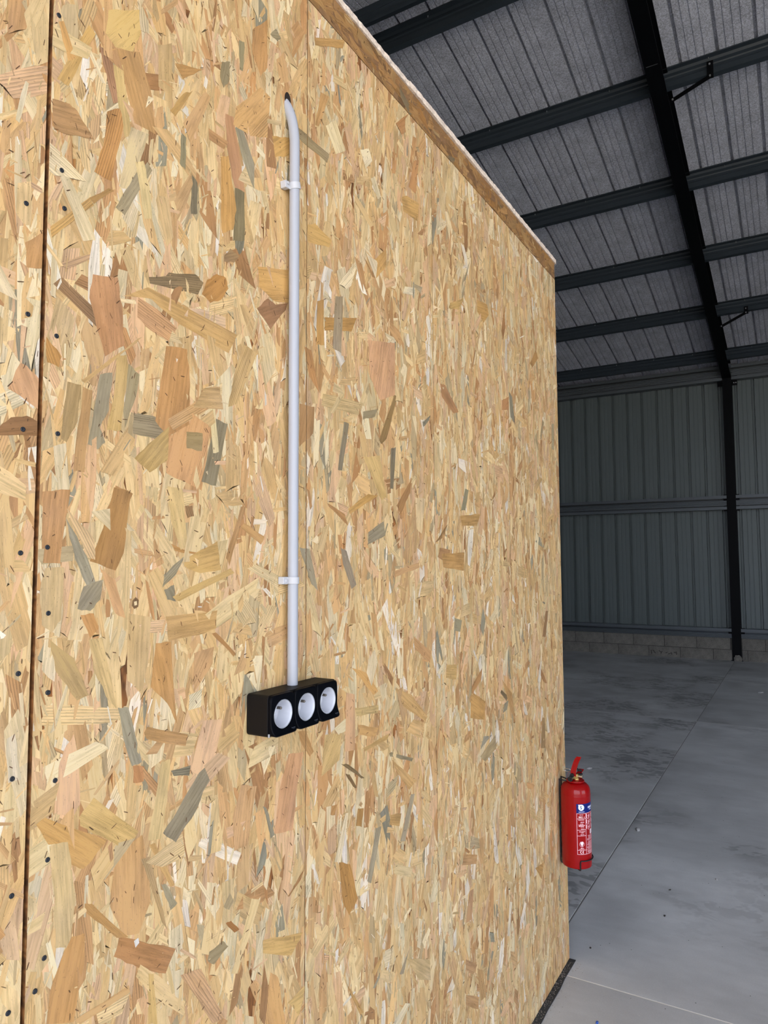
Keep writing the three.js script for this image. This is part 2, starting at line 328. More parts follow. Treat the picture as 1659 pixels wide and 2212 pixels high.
// ---------------------------------------------------------------- chip board partition
// chips traced from the board faces: colour, then s (metres along the wall x 1000) and height in mm
const TRACED = [
"8f6a4a 596 2018 610 2032 716 1977 702 1957", "c08a60 659 2054 703 2064 714 2006 718 1963 683 1937 654 2017", "7d684a 762 2086 797 2100 803 2108 862 2126 882 2118 869 2092 832 2086 764 2076",
"b8813f 890 2126 914 2145 937 2146 944 2128 926 2102 899 2087 878 2096", "cf9f5c 1025 2199 1119 2226 1119 2157 1077 2147 1028 2160", "96694a 1023 2116 1055 2146 1079 2141 1119 2157 1111 2140 1063 2086",
"c9a066 713 2039 761 2069 969 2049 946 2009 830 2028 768 2052", "cf9d70 742 2046 787 2037 822 2020 807 1992 766 2001 741 2014", "c8a26b 644 1892 742 1980 752 1986 732 1966 651 1890",
"8d8672 675 1908 697 1916 692 1858 677 1829 687 1809 675 1797 657 1802 667 1859", "c9a86e 703 1942 722 1950 726 1931 718 1863 715 1831 689 1828 701 1887", "968a6c 726 1937 747 1925 741 1887 722 1836 718 1863",
"b98f5e 647 1884 663 1882 653 1761 635 1760", "a68a5c 622 1886 644 1886 640 1833 623 1800 614 1804", "8e826a 738 1864 810 1862 814 1851 792 1836 781 1828 737 1830",
"c08c56 800 1984 846 1990 854 1931 853 1863 806 1835 780 1857", "cd9a6a 857 1885 903 1868 884 1754 804 1776 810 1836 853 1863", "7c7663 914 1884 946 1879 918 1765 883 1769",
"d9c79c 898 1909 913 1908 924 1826 910 1822", "94805a 847 1850 884 1853 883 1822 848 1822", "c2a062 767 1818 810 1853 807 1797 771 1773 741 1792",
"cba873 989 2037 1024 2029 971 1922 947 1911 961 1973", "6f7164 957 2247 988 2260 984 2221 972 2202 955 2219", "94744e 934 2188 948 2205 972 2199 958 2182 932 2175",
"8c5f38 525 1804 541 1821 563 1827 581 1821 582 1803 525 1795", "cb9a72 552 1896 561 1894 580 1879 581 1838 536 1858", "a97a4a 707 1747 739 1737 725 1712 693 1710",
"c8955f 553 2060 578 2085 581 2046 578 2033 556 2027", "b98442 588 1941 612 1919 608 1903 590 1906", "95917f 719 1418 738 1415 766 1328 747 1326 730 1372",
"dcb08a 631 1375 646 1395 655 1358 659 1296 646 1281 623 1293 624 1355", "c0925c 769 1371 775 1379 885 1342 882 1321 775 1360", "deb48e 894 1365 941 1359 925 1302 906 1268 867 1289 881 1332",
"87806e 886 1281 925 1294 934 1280 896 1248 880 1221 837 1185 810 1208 839 1233", "dfc28b 804 1319 823 1318 818 1260 807 1200 780 1207 794 1267", "7d7a68 824 1300 867 1298 864 1282 831 1290",
"d3b071 657 1278 681 1299 762 1226 743 1203 705 1233 660 1266", "c69756 593 1289 606 1294 705 1232 683 1215 667 1206 648 1218 640 1248 612 1257", "d9bd8c 613 1255 641 1251 648 1214 655 1167 646 1109 626 1118 621 1202",
"c99b67 741 1211 769 1219 783 1165 787 1113 766 1076 738 1086 713 1136 718 1188", "b07a4a 732 1086 840 1020 820 992 767 1025 721 1063", "b3864f 670 1158 682 1153 747 1079 726 1087 674 1143",
"b39468 767 1183 783 1182 822 1056 808 1080 787 1138", "c79d63 782 1200 795 1198 836 1119 827 1120", "bf8d55 651 1122 671 1118 671 1075 657 1007 616 1027 620 1065 634 1097",
"d0ae7a 983 1052 1057 996 1038 971 971 1020", "e0c594 1021 1025 1045 1013 985 912 968 920 993 959", "a0662f 954 1010 967 1009 989 985 976 985",
"8d8063 915 981 947 984 961 969 927 955 911 969", "cda27a 851 974 896 963 953 856 924 861 878 935", "d4b06e 783 1010 796 1003 805 925 788 934",
"c79d6b 657 1009 749 1010 752 998 667 999", "b98055 749 1326 771 1320 770 1298 750 1301", "e8d9be 549 1409 560 1413 571 1353 553 1353",
"cf9c6e 705 1221 714 1228 717 1203 706 1188 694 1208", "cfa273 990 1234 1033 1220 1017 1162 1009 1123 974 1124 969 1183", "7f7d6e 1050 1179 1060 1173 1085 1116 1075 1113",
"a39a80 807 1133 820 1125 842 1089 828 1084", "cda35f 642 2427 654 2421 611 2314 593 2313", "d3a05f 593 2399 601 2405 622 2363 609 2351",
"c99a62 677 2413 735 2445 759 2395 770 2327 728 2323 708 2380", "a97a5c 660 2407 680 2412 697 2342 688 2332 669 2382", "d9ba7e 686 2393 704 2404 722 2301 710 2290 697 2334",
"c28a4e 677 2313 700 2331 707 2306 688 2209 657 2209 672 2257", "bd9060 587 2281 614 2289 627 2285 655 2258 613 2242 590 2240", "d7c094 722 2314 757 2320 739 2262 718 2208 703 2208",
"a29577 706 2192 727 2233 755 2273 765 2264 713 2166 696 2172", "e2c993 731 2261 747 2271 763 2223 767 2184 751 2177", "cfa362 589 2097 650 2166 658 2158 592 2082",
"a27b45 650 2166 683 2196 693 2196 658 2160", "847a5f 921 2547 942 2560 940 2521 926 2500 917 2516", "a09982 957 2440 974 2456 1012 2398 1012 2347 980 2389",
"b78561 931 2453 952 2459 971 2393 985 2328 958 2325 936 2394", "7b7358 958 2325 985 2328 986 2235 955 2222", "cc9a58 921 2365 940 2378 963 2284 955 2243 926 2225",
"6f6a57 851 2298 864 2290 865 2235 850 2228", "8e8a70 826 2360 837 2357 836 2299 823 2304", "d0a26a 960 2483 1029 2562 1059 2559 1050 2470 1002 2448 952 2444",
"bb9254 800 2385 828 2430 850 2449 811 2380", "c99f70 829 2379 881 2467 893 2462 848 2351", "c4915a 1004 2665 1047 2715 1048 2614 1029 2585 1004 2616",
"b98a4e 809 2473 876 2504 827 2456", "8f8468 1057 2691 1075 2715 1091 2705 1081 2691", "e8d5b0 602 2175 617 2180 656 2125 662 2106 641 2097",
"d5b270 675 2474 733 2515 737 2479 722 2437 689 2423 671 2435", "cfa15c 1065 2482 1119 2507 1119 2469 1075 2443", "8b8467 965 2617 981 2624 977 2563 968 2561",
"a5763f 704 1744 736 1738 724 1646 710 1620 665 1634 687 1683", "c4915f 588 1728 631 1734 618 1631 589 1632", "d9b78a 626 1708 671 1667 674 1636 660 1641",
"9b9683 624 1696 660 1641 684 1583 662 1598 641 1638", "8f8771 656 1598 688 1607 684 1578 668 1563 647 1567", "d0b384 596 1625 625 1625 622 1554 608 1537 593 1549 589 1596",
"cf9f70 683 1624 710 1606 730 1548 711 1557 696 1592", "c79e66 808 1545 925 1548 922 1517 878 1509 816 1505", "c8955a 789 1505 820 1504 836 1371 815 1407 780 1439",
"8f8873 798 1609 849 1644 828 1611 797 1588", "8c8672 804 1588 825 1595 829 1568 811 1572", "c4a062 822 1576 958 1621 967 1612 836 1568",
"b98c5a 983 1733 997 1734 954 1624 945 1639", "b39562 606 1528 643 1499 669 1444 650 1440 615 1486", "d8b982 666 1522 689 1524 718 1416 706 1426 676 1478",
"cda070 871 1480 918 1486 915 1458 872 1416", "e6d6b2 861 1413 891 1419 888 1389 860 1388", "d3b383 736 1555 778 1547 776 1491 764 1431 735 1455",
"b4834a 816 1662 857 1650 903 1644 899 1639 824 1651", "e0c188 807 1755 840 1752 853 1661 838 1652 815 1701", "a06f3c 912 1509 922 1510 973 1468 967 1463",
"c9a263 846 1636 923 1668 933 1618 884 1613 846 1625", "c48e56 652 1558 674 1559 683 1537 669 1524", "8c6744 846 1726 863 1727 867 1709 852 1705",
"a2744a 1011 1716 1020 1714 1002 1648", "bf925c 992 1703 1049 1680 1040 1664 983 1694", "c08f4c 1247 2166 1377 2203 1355 2164 1247 2136",
"a5947a 1289 2227 1320 2237 1313 2102 1279 2105", "d7a47c 1429 2165 1561 2192 1559 2056 1483 2028 1436 2076", "7a7363 1323 1947 1344 1946 1316 1835 1299 1835",
"d2b583 1241 1995 1405 2005 1390 1974 1235 1968", "dcc394 1306 2009 1326 2009 1280 1958 1267 1959", "857a62 1405 1985 1475 2005 1459 1982 1405 1966",
"8a6d43 1555 2055 1572 2054 1515 1937 1490 1919 1478 1927", "797261 1536 1914 1562 1922 1548 1814 1531 1812", "b07e55 1826 2144 1860 2146 1952 2083 1916 2072 1836 2107",
"6f7064 1759 2039 1753 2024 1717 1999 1712 2012", "9b6d40 1647 1849 1637 1812 1586 1752 1564 1772", "cf9f57 1340 1750 1427 1791 1473 1791 1347 1739",
"b07f4e 1254 1759 1326 1738 1340 1712 1267 1749", "8d8672 1426 1700 1497 1729 1521 1724 1505 1694 1426 1672", "95897a 1309 1663 1333 1655 1374 1579 1353 1569 1319 1625",
"8f6a3f 1783 1683 1866 1738 1837 1699", "bd9056 1825 1651 1983 1657 1975 1601 1835 1613", "c09468 1554 1607 1686 1628 1686 1614 1549 1591",
"bf9459 1955 1767 2112 1781 2083 1742 1967 1737", "b27b4e 2323 2192 2390 2217 2380 2167 2321 2156", "b08149 2629 2397 2705 2470 2735 2443 2659 2388",
"e3c79b 1665 1801 1723 1801 1702 1704 1673 1717", "c99857 1219 2193 1244 2204 1244 2103 1216 2096", "d5b377 1405 1877 1482 1890 1514 1790 1489 1780",
"98917f 1159 1661 1194 1658 1224 1570 1200 1585", "c68e58 1174 2081 1198 2080 1229 1993 1192 2021", "b08458 1158 1957 1210 1960 1205 1902 1158 1867",
"cba566 1901 2406 2001 2454 1962 2404 1889 2386", "c39657 2109 2483 2196 2494 2210 2463 2164 2421 2108 2444", "8d8a70 1995 1852 2021 1849 1993 1785 1962 1783",
"858476 2391 2236 2425 2224 2447 2130 2404 2147", "a2967a 2897 2204 2932 2210 2924 2095 2889 2097", "847b64 1520 1167 1532 1166 1644 1125 1635 1119 1524 1158",
"bd8f62 1649 1436 1751 1386 1745 1355 1658 1401", "c79757 2019 1220 2039 1227 2131 1186 2122 1131 2011 1157", "c9a468 1850 1337 1919 1329 1912 1286 1844 1301",
"8e6846 2766 1431 2798 1429 2759 1330 2717 1334", "a07f58 2698 1029 2728 1020 2731 905 2670 919", "8a8570 1905 1466 1958 1454 1945 1421 1904 1429",
"c9a069 1550 1318 1638 1287 1727 1215 1712 1205 1593 1266", "cf9e60 1353 1393 1417 1373 1469 1323 1446 1318 1402 1356", "ecd9b8 1424 1403 1455 1423 1466 1390 1439 1339 1417 1373",
"80602f 1328 1168 1345 1156 1372 1127 1359 1130", "b4824f 2027 1249 2108 1294 2100 1259 2026 1224", "6d5c42 2271 1201 2332 1169 2316 1155 2263 1191",
"8f8a74 2300 1152 2340 1156 2322 1126 2283 1122", "bd8d57 1156 1293 1184 1288 1210 1242 1195 1235 1167 1268", "c6985e 1380 1262 1469 1237 1453 1220 1387 1238",
"c7a165 1401 1205 1524 1213 1508 1201 1408 1196", "ab9774 2084 1026 2212 1065 2218 1021 2124 1001", "d6b47a 1249 1267 1312 1258 1305 1202 1237 1184",
"d0b27a 1366 1302 1469 1291 1469 1272 1373 1282", "d6a880 1332 1341 1366 1332 1366 1209 1325 1215", "c0925b 2280 1233 2373 1173 2402 1065 2354 1120",
"8c887a 2113 1081 2183 1071 2126 1057 2085 1046", "b9843f 1302 988 1346 968 1377 883 1342 861 1316 900", "9c9480 1456 1010 1482 1006 1434 894 1417 905",
"efdcb8 1328 1083 1339 1080 1309 985 1284 994", "d09c74 1126 1256 1176 1248 1154 1187 1142 1106 1084 1118 1100 1198", "b0814e 1273 1115 1295 1111 1287 1091 1270 1097",
"ad8046 1378 1078 1402 1071 1394 1032 1370 1042", "cfa868 1053 938 1174 899 1138 872 1053 915", "a37242 1125 987 1177 1018 1168 1003 1131 985",
"bd9164 1953 777 2051 742 2042 718 1939 752", "eddcc2 2717 694 2751 676 2728 506 2694 518", "b98b50 2581 510 2681 495 2654 442",
"d4bd92 1549 895 1637 854 1626 835 1540 876", "6f5a3a 1309 1193 1339 1184 1406 1138 1394 1139", "6d512e 1328 1166 1343 1162 1374 1125 1366 1125",
"b88d64 1957 482 2039 428 2010 414 1956 451", "bd9163 1954 384 2050 330 2042 299 1953 356", "c59a66 2039 417 2082 391 2101 304 2064 312",
"d4b071 1127 790 1187 795 1163 747", "d09f66 1075 871 1098 850 1121 754 1060 787", "bd935a 1316 747 1400 629 1384 633",
"d0b486 1604 648 1728 590 1732 535 1663 569", "c49a5f 1523 1020 1579 1007 1569 979 1522 996", "eee2cc 2316 497 2342 486 2310 390 2290 399",
"bb8d66 1991 660 2019 655 2002 575 1960 581", "9c8f77 1614 666 1584 621 1565 630", "c99e61 1488 723 1484 704 1449 682 1437 696",
"cba169 1533 1148 1661 1064 1620 1052 1552 1120", "a59a86 1630 1039 1650 1034 1598 933 1573 941", "9a8866 1108 2540 1152 2546 1264 2546 1257 2522 1152 2523 1108 2522",
"ead6ab 1250 2605 1291 2642 1331 2589 1291 2560", "eddcb8 1395 2624 1435 2647 1451 2624 1419 2588", "ecdab4 1443 2575 1464 2590 1493 2550 1476 2537",
"bd8654 1673 2735 1704 2753 1682 2645 1641 2646", "cfa260 1602 2599 1631 2617 1702 2625 1691 2570 1611 2565", "cb9c5a 1450 2367 1518 2424 1517 2379 1466 2329",
"a97b4a 1394 2376 1466 2329 1449 2328", "8a826a 2056 2598 2019 2517 1999 2504", "cfa563 1180 2347 1211 2363 1274 2350 1264 2330 1186 2311",
"b4855a 1690 2535 1738 2575 1722 2543", "a89a80 1657 2382 1719 2393 1708 2370", "c99a62 1230 2672 1263 2680 1224 2589 1211 2586",
"c09459 1210 2786 1327 2858 1320 2832 1210 2768"];

function clipRect(poly, r) {
  const cut = (p, inside, at) => { const o = []; for (let i = 0; i < p.length; i++) { const a = p[i], b = p[(i + 1) % p.length], ia = inside(a), ib = inside(b); if (ia) o.push(a); if (ia !== ib) o.push(at(a, b)); } return o; };
  const lerp = (k, v) => (a, b) => { const t = (v - a[k]) / (b[k] - a[k]); return [a[0] + (b[0] - a[0]) * t, a[1] + (b[1] - a[1]) * t]; };
  let p = cut(poly, (q) => q[0] >= r.s0, lerp(0, r.s0)); if (p.length) p = cut(p, (q) => q[0] <= r.s1, lerp(0, r.s1));
  if (p.length) p = cut(p, (q) => q[1] >= r.y0, lerp(1, r.y0)); if (p.length) p = cut(p, (q) => q[1] <= r.y1, lerp(1, r.y1));
  return p;
}
class Chips {
  constructor() { this.pos = []; this.uv = []; this.col = []; this.nor = []; }
  // poly in (s, y) counter-clockwise; depth x at the centre with slopes gs, gy
  add(poly, c, x, gs, gy, dir, col, zone, star) {
    const [cs, cy] = c, cd = Math.cos(dir), sd = Math.sin(dir), ou = rnd(), ov = zone;
    const n = V(1, -gy, gs).normalize();
    const put = (q) => {
      const ds = q[0] - cs, dy = q[1] - cy;
      this.pos.push(x + gs * ds + gy * dy, q[1], -q[0]);
      this.uv.push(ou + (ds * cd + dy * sd) / 0.5, ov + (-ds * sd + dy * cd) / 0.25);
      this.col.push(col.r, col.g, col.b); this.nor.push(n.x, n.y, n.z);
    };
    if (star) for (let i = 1; i < poly.length - 1; i++) { put(poly[0]); put(poly[i]); put(poly[i + 1]); }
    else for (const f of THREE.ShapeUtils.triangulateShape(poly.map((q) => new THREE.Vector2(q[0], q[1])), [])) for (const k of f) put(poly[k]);
  }
  build() {
    const g = new THREE.BufferGeometry();
    g.setAttribute('position', new THREE.Float32BufferAttribute(this.pos, 3)); g.setAttribute('normal', new THREE.Float32BufferAttribute(this.nor, 3));
    g.setAttribute('uv', new THREE.Float32BufferAttribute(this.uv, 2)); g.setAttribute('color', new THREE.Float32BufferAttribute(this.col, 3));
    return g;
  }
}
const tint = (hex, j) => { const c = new THREE.Color(hex), k = 1 + j * gauss(), w = 1 + 0.04 * gauss(); c.r *= k * w; c.g *= k; c.b *= k / w; return c; };
const zoneOf = () => { const r = rnd(); return r < 0.58 ? R(0.05, 0.38) : r < 0.76 ? R(0.52, 0.72) : R(0.83, 0.95); };
function chip(len, wid, ang, cs, cy) {        // a torn flake: wavy long sides, slanted or ragged ends
  const L = len / 2, W = wid / 2, sl = R(-0.5, 0.5) * wid, sl2 = R(-0.5, 0.5) * wid, tp = R(0.55, 1), tp2 = R(0.55, 1), p = [];
  p.push([-L + sl, -W * tp], [-L * 0.3, -W * R(0.85, 1.1)], [L * 0.35, -W * R(0.85, 1.1)], [L - sl2, -W * tp2]);
  if (rnd() < 0.5) p.push([L * R(0.93, 1.05), 0]);
  p.push([L + sl2, W * tp2], [L * 0.3, W * R(0.85, 1.1)], [-L * 0.35, W * R(0.85, 1.1)], [-L - sl, W * tp]);
  if (rnd() < 0.5) p.push([-L * R(0.93, 1.05), 0]);
  const c = Math.cos(ang), s = Math.sin(ang);
  return p.map(([a, b]) => [cs + a * c - b * s, cy + a * s + b * c]);
}
function scatter(r, mean, palette, dens) {
  const out = new Chips(), area = (r.s1 - r.s0) * (r.y1 - r.y0);
  const place = (n, lenR, widR, spread, wild, d0, d1, pal, jit) => {
    for (let i = 0; i < n; i++) {
      const cs = R(r.s0 - 0.01, r.s1 + 0.01), cy = R(r.y0 - 0.02, r.y1 + 0.02), wid = R(...widR), len = Math.max(wid * 1.3, R(...lenR));
      const ang = rnd() < wild ? R(0, Math.PI) : mean + spread * gauss();
      const p = clipRect(chip(len, wid, ang, cs, cy), r); if (p.length < 3) continue;
      const t = i / n;
      out.add(p, [cs, cy], d0 + (d1 - d0) * t, R(-0.012, 0.012), R(-0.004, 0.004), ang, tint(pal ? pal : pick(palette), jit), zoneOf(), true);
    }
  };
  place(Math.round(1500 * area * dens), [0.06, 0.16], [0.012, 0.040], 0.34, 0.14, -0.0014, -0.0008, null, 0.05);
  place(Math.round(1100 * area * dens), [0.05, 0.13], [0.007, 0.026], 0.36, 0.16, -0.0008, -0.00056, null, 0.06);
  place(Math.round(330 * area * dens), [0.07, 0.17], [0.018, 0.042], 0.42, 0.22, -0.00056, -0.00048, null, 0.09);
  place(Math.round(650 * area * dens), [0.02, 0.07], [0.003, 0.009], 0.40, 0.20, -0.00048, -0.0004, null, 0.05);
  place(Math.round(900 * area * dens), [0.008, 0.03], [0.0010, 0.0026], 0.50, 0.35, -0.0004, -0.00032, null, 0.10);
  place(Math.round(650 * area * dens), [0.003, 0.011], [0.0007, 0.0016], 0.8, 0.5, -0.00007, -0.00002, '#6a4a2c', 0.25);
  return out.build();
}
const chipTone = (h) => { const c = new THREE.Color(h).multiplyScalar(1.16), m = new THREE.Color('#d3b383'); c.lerp(m, 0.18); c.b *= 0.92; return c; };
TRACED.push('f4f2ee 757 1069 765 1070 767 1062 760 1058', '6b4a30 742 1574 748 1579 754 1574 753 1564 746 1561 741 1566', 'e9d5ae 745 1572 750 1573 751 1567 746 1566');
const traced = TRACED.map((t) => {
  const a = t.split(' '), n = a.slice(1).map(Number), q = [];
  for (let i = 0; i < n.length; i += 2) q.push([n[i] / 1000, n[i + 1] / 1000]);
  let A = 0; q.forEach((p, i) => { const b = q[(i + 1) % q.length]; A += p[0] * b[1] - b[0] * p[1]; }); if (A < 0) q.reverse();
  const p = [];                                  // roughen each edge a little
  q.forEach((c, i) => { const b = q[(i + 1) % q.length], l = Math.hypot(b[0] - c[0], b[1] - c[1]); p.push(c); const k = l > 0.05 ? 4 : l > 0.012 ? 3 : 0; for (let j = 1; j < k; j++) { const t = j / k, e = R(-0.0014, 0.0014); p.push([c[0] + (b[0] - c[0]) * t - (b[1] - c[1]) / l * e, c[1] + (b[1] - c[1]) * t + (b[0] - c[0]) / l * e]); } });
  let cs = 0, cy = 0; p.forEach((c) => { cs += c[0] / p.length; cy += c[1] / p.length; });
  let xx = 0, yy = 0, xy = 0; p.forEach((c) => { const a = c[0] - cs, b = c[1] - cy; xx += a * a; yy += b * b; xy += a * b; });
  return { col: '#' + a[0], p, c: [cs, cy], dir: 0.5 * Math.atan2(2 * xy, xx - yy) };
});
const partition = struct('wall_partition');
const JS = []; for (let k = -6; k <= 4; k++) JS.push(0.582 + 0.6 * k);
JS[JS.length - 1] = 2.9882;
const PTOP = 2.8555, gapOf = (s) => s < 1.3 ? 0.0012 : s < 1.9 ? 0.0010 : 0.0008;
const dents = [[593, 2408], [604, 2185], [610, 2132], [603, 1946], [609, 1810], [598, 1653], [602, 1564], [605, 1458], [619, 1339], [611, 1238], [610, 1113], [598, 1077], [560, 1964], [558, 1808], [560, 1645], [562, 1489], [558, 1357], [562, 1211], [562, 1069], [553, 2114]];
const screwMat = new THREE.MeshStandardMaterial({ color: 0x3a3d42, roughness: 0.5, metalness: 0.6 });
const screwGeo = mergeGeometries([new THREE.LatheGeometry([[0, 0.0009], [0.0012, 0.0009], [0.0016, 0.0013], [0.0031, 0.0012], [0.0034, 0.0004], [0.0034, -0.001]].map((q) => new THREE.Vector2(...q)), 14)]); screwGeo.rotateZ(-Math.PI / 2);
JS.slice(0, -1).forEach((a, i) => {
  const b = JS[i + 1], wide = Math.abs(b - 0.582) < 1e-3, wideL = Math.abs(a - 0.582) < 1e-3;
  const s0 = a + (wideL ? 0.0030 : gapOf(a)), s1 = b - (wide ? 0.0035 : i === JS.length - 2 ? 0 : gapOf(b));
  const panel = new THREE.Group(); panel.name = 'osb_panel'; partition.add(panel);
  mesh('board', box(-0.0136, 0.004, -s1, -0.0015, PTOP, -s0), boardMat, panel);
  if (b < -0.7) { const lay = mesh('chip_layer', scatter({ s0, s1, y0: 0.004, y1: PTOP }, Math.PI / 2, osbPalette, 0.35), strandMat, panel); lay.userData.kind = 'stuff'; return; }
  const rect = { s0, s1, y0: 0.004, y1: PTOP };
  const lay = mesh('chip_layer', scatter(rect, Math.PI / 2, osbPalette, 1), strandMat, panel); lay.userData.kind = 'stuff';
  traced.forEach((t, k) => {
    const p = clipRect(t.p, rect); if (p.length < 3) return;
    let A = 0; p.forEach((c, j) => { const d = p[(j + 1) % p.length]; A += c[0] * d[1] - d[0] * c[1]; }); if (A < 4e-5) return;
    const one = new Chips(); seed = 991 + k * 77; for (let j = 0; j < 5; j++) rnd();
    one.add(p, t.c, -0.00030 + 0.00022 * k / traced.length, 0, 0, t.dir, chipTone(t.col), zoneOf(), false);
    mesh('wood_chip', one.build(), strandMat, panel);
  });
  seed = 5000 + i * 13;
  for (const [s, y] of dents) if (s / 1000 > s0 && s / 1000 < s1) { const m = mesh('screw', screwGeo, screwMat, panel); m.position.set(-0.0003, y / 1000, -s / 1000); }
});
// strip along the top, lying across the panel heads
{
  const strip = new THREE.Group(); strip.name = 'osb_strip'; partition.add(strip);
  mesh('board', box(-0.0136, 2.8575, -2.988, -0.0015, 2.929, 3.018), new THREE.MeshStandardMaterial({ map: edgeTex, color: 0xb98d5f, roughness: 0.9 }), strip);
  const l = mesh('chip_layer', scatter({ s0: -0.6, s1: 2.988, y0: 2.8575, y1: 2.929 }, 0.05, stripPalette, 1.6), strandMat, strip); l.userData.kind = 'stuff';
}
// lid boards resting on the strip, sawn edges outwards
const lidCuts = [-3.018, -2.39, -1.72, -1.05, -0.376, 0.297, 0.97, 1.643, 2.316, 3.004];
lidCuts.slice(0, -1).forEach((a, i) => {
  const b = lidCuts[i + 1], n = 60, o = [];
  for (let k = 0; k <= n; k++) o.push([a + 0.0008 + (b - a - 0.0016) * k / n, 0.004 + 0.0025 * (i % 2) + R(-0.0012, 0.0012)]);
  o.push([b - 0.0008, -4.9], [a + 0.0008, -4.9]);
  mesh('lid_board', extr(o, V(0, 2.9295, 0), V(0, 0, -1), V(1, 0, 0), V(0, 0.0172 + 0.0012 * (i % 3 - 1), 0)), edgeMat, partition);
});
mesh('end_board', box(-4.9, 0.004, -2.988, -0.0145, 2.929, -2.976), boardMat, partition);
mesh('stud', box(-0.06, 0.004, -2.975, -0.0145, 2.929, -2.93), boardMat, partition);

// black damp-proof strip squeezed out under the boards, sawdust on it
const dpc = thing('damp_proof_strip', 'black damp-proof strip on the floor along the foot of the board wall', 'strip', null, [0, 0, 0]);
{
  const o = []; for (let k = 0; k <= 80; k++) o.push([-2.99 + 5.9 * k / 80, 0.0245 + R(-0.0025, 0.0025)]);
  o.push([2.91, -0.1], [-2.985, -0.1]);
  mesh('membrane', extr(o, V(0, 0.0002, 0), V(0, 0, 1), V(1, 0, 0), V(0, 0.0032, 0)), new THREE.MeshStandardMaterial({ color: 0x2f3236, roughness: 0.7 }), dpc);
}
{
  const g = new THREE.BoxGeometry(0.003, 0.0006, 0.0012), m = new THREE.InstancedMesh(g, new THREE.MeshStandardMaterial({ color: 0x9a948a, roughness: 0.9 }), 420), d = new THREE.Object3D();
  seed = 77;
  for (let i = 0; i < 420; i++) { const on = rnd() < 0.75, clump = Math.floor(R(0, 9)); const z = rnd() < 0.6 ? -2.93 + clump * 0.07 + 0.03 * gauss() : R(-2.98, -2.2); d.position.set(on ? R(0.001, 0.022) : 0.025 + Math.abs(gauss()) * 0.03, on ? 0.0038 : 0.0004, z); d.rotation.set(R(-0.3, 0.3), R(0, 6.3), 0); d.scale.setScalar(R(0.4, 1.3)); d.updateMatrix(); m.setMatrixAt(i, d.matrix); }
  m.name = 'sawdust'; m.userData = { kind: 'stuff', label: 'pale sawdust scattered along the black strip at the wall foot', category: 'sawdust' }; scene.add(m);
}

// ---------------------------------------------------------------- conduit, clips, socket block
const pvc = new THREE.MeshStandardMaterial({ color: 0xb2b5bc, roughness: 0.42 });
const CZ = -1.1165;
const conduit = thing('cable_conduit', 'white plastic conduit tube running up the chip board from the sockets', 'conduit', null, [0.0165, 1.3885, CZ]);
mesh('tube', tube([V(0, 0, 0), V(0, 0.3, 0), V(0, 0.7, 0), V(0, 1.0, 0), V(0, 1.085, 0), V(-0.0015, 1.12, 0), V(-0.0075, 1.155, 0.001), V(-0.019, 1.184, 0.003), V(-0.034, 1.205, 0.006)], 0.0103, 90, 28), pvc, conduit);
mesh('entry_hole', (() => { const g = new THREE.CylinderGeometry(0.0125, 0.0125, 0.0006, 24); g.rotateZ(Math.PI / 2); g.scale(1, 1.35, 0.8); g.translate(-0.0162, 1.196, 0.003); return g; })(), new THREE.MeshStandardMaterial({ color: 0x2a211a, roughness: 0.95 }), conduit);
const clipMat = new THREE.MeshStandardMaterial({ color: 0xc6c7ca, roughness: 0.4 });
for (const [y, tilt, label] of [[2.396, 0.22, 'white conduit clip near the bent top of the tube'], [1.595, 0.0, 'white conduit clip on the lower half of the tube']]) {
  const c = thing('conduit_clip', label, 'clip', 'conduit clips', [0.0165, y, CZ]);
  const a = []; for (let k = 0; k <= 20; k++) { const t = -0.35 + k / 20 * 2.2; a.push([0.0118 * Math.cos(t), 0.0118 * Math.sin(t)]); }   // (x, z): from the far side round the front
  a.push([-0.004, 0.0145]);
  const band = extr(thick(a, 0.0021), V(0, -0.0065, 0), V(1, 0, 0), V(0, 0, 1), V(0, 0.013, 0)); band.rotateX(tilt);
  mesh('band', band, clipMat, c);
  const foot = new RoundedBoxGeometry(0.0135, 0.0145, 0.013, 2, 0.0012); foot.translate(-0.0095, 0, 0.0195); foot.rotateX(tilt * 0.6); mesh('foot', foot, clipMat, c);
  const head = new RoundedBoxGeometry(0.003, 0.006, 0.005, 2, 0.0008); head.translate(-0.0015, 0, 0.019); mesh('nail_head', head, clipMat, c);
  const lip = new RoundedBoxGeometry(0.014, 0.011, 0.0028, 2, 0.0008); lip.translate(-0.008, 0, -0.0128); mesh('lip', lip, clipMat, c);
}

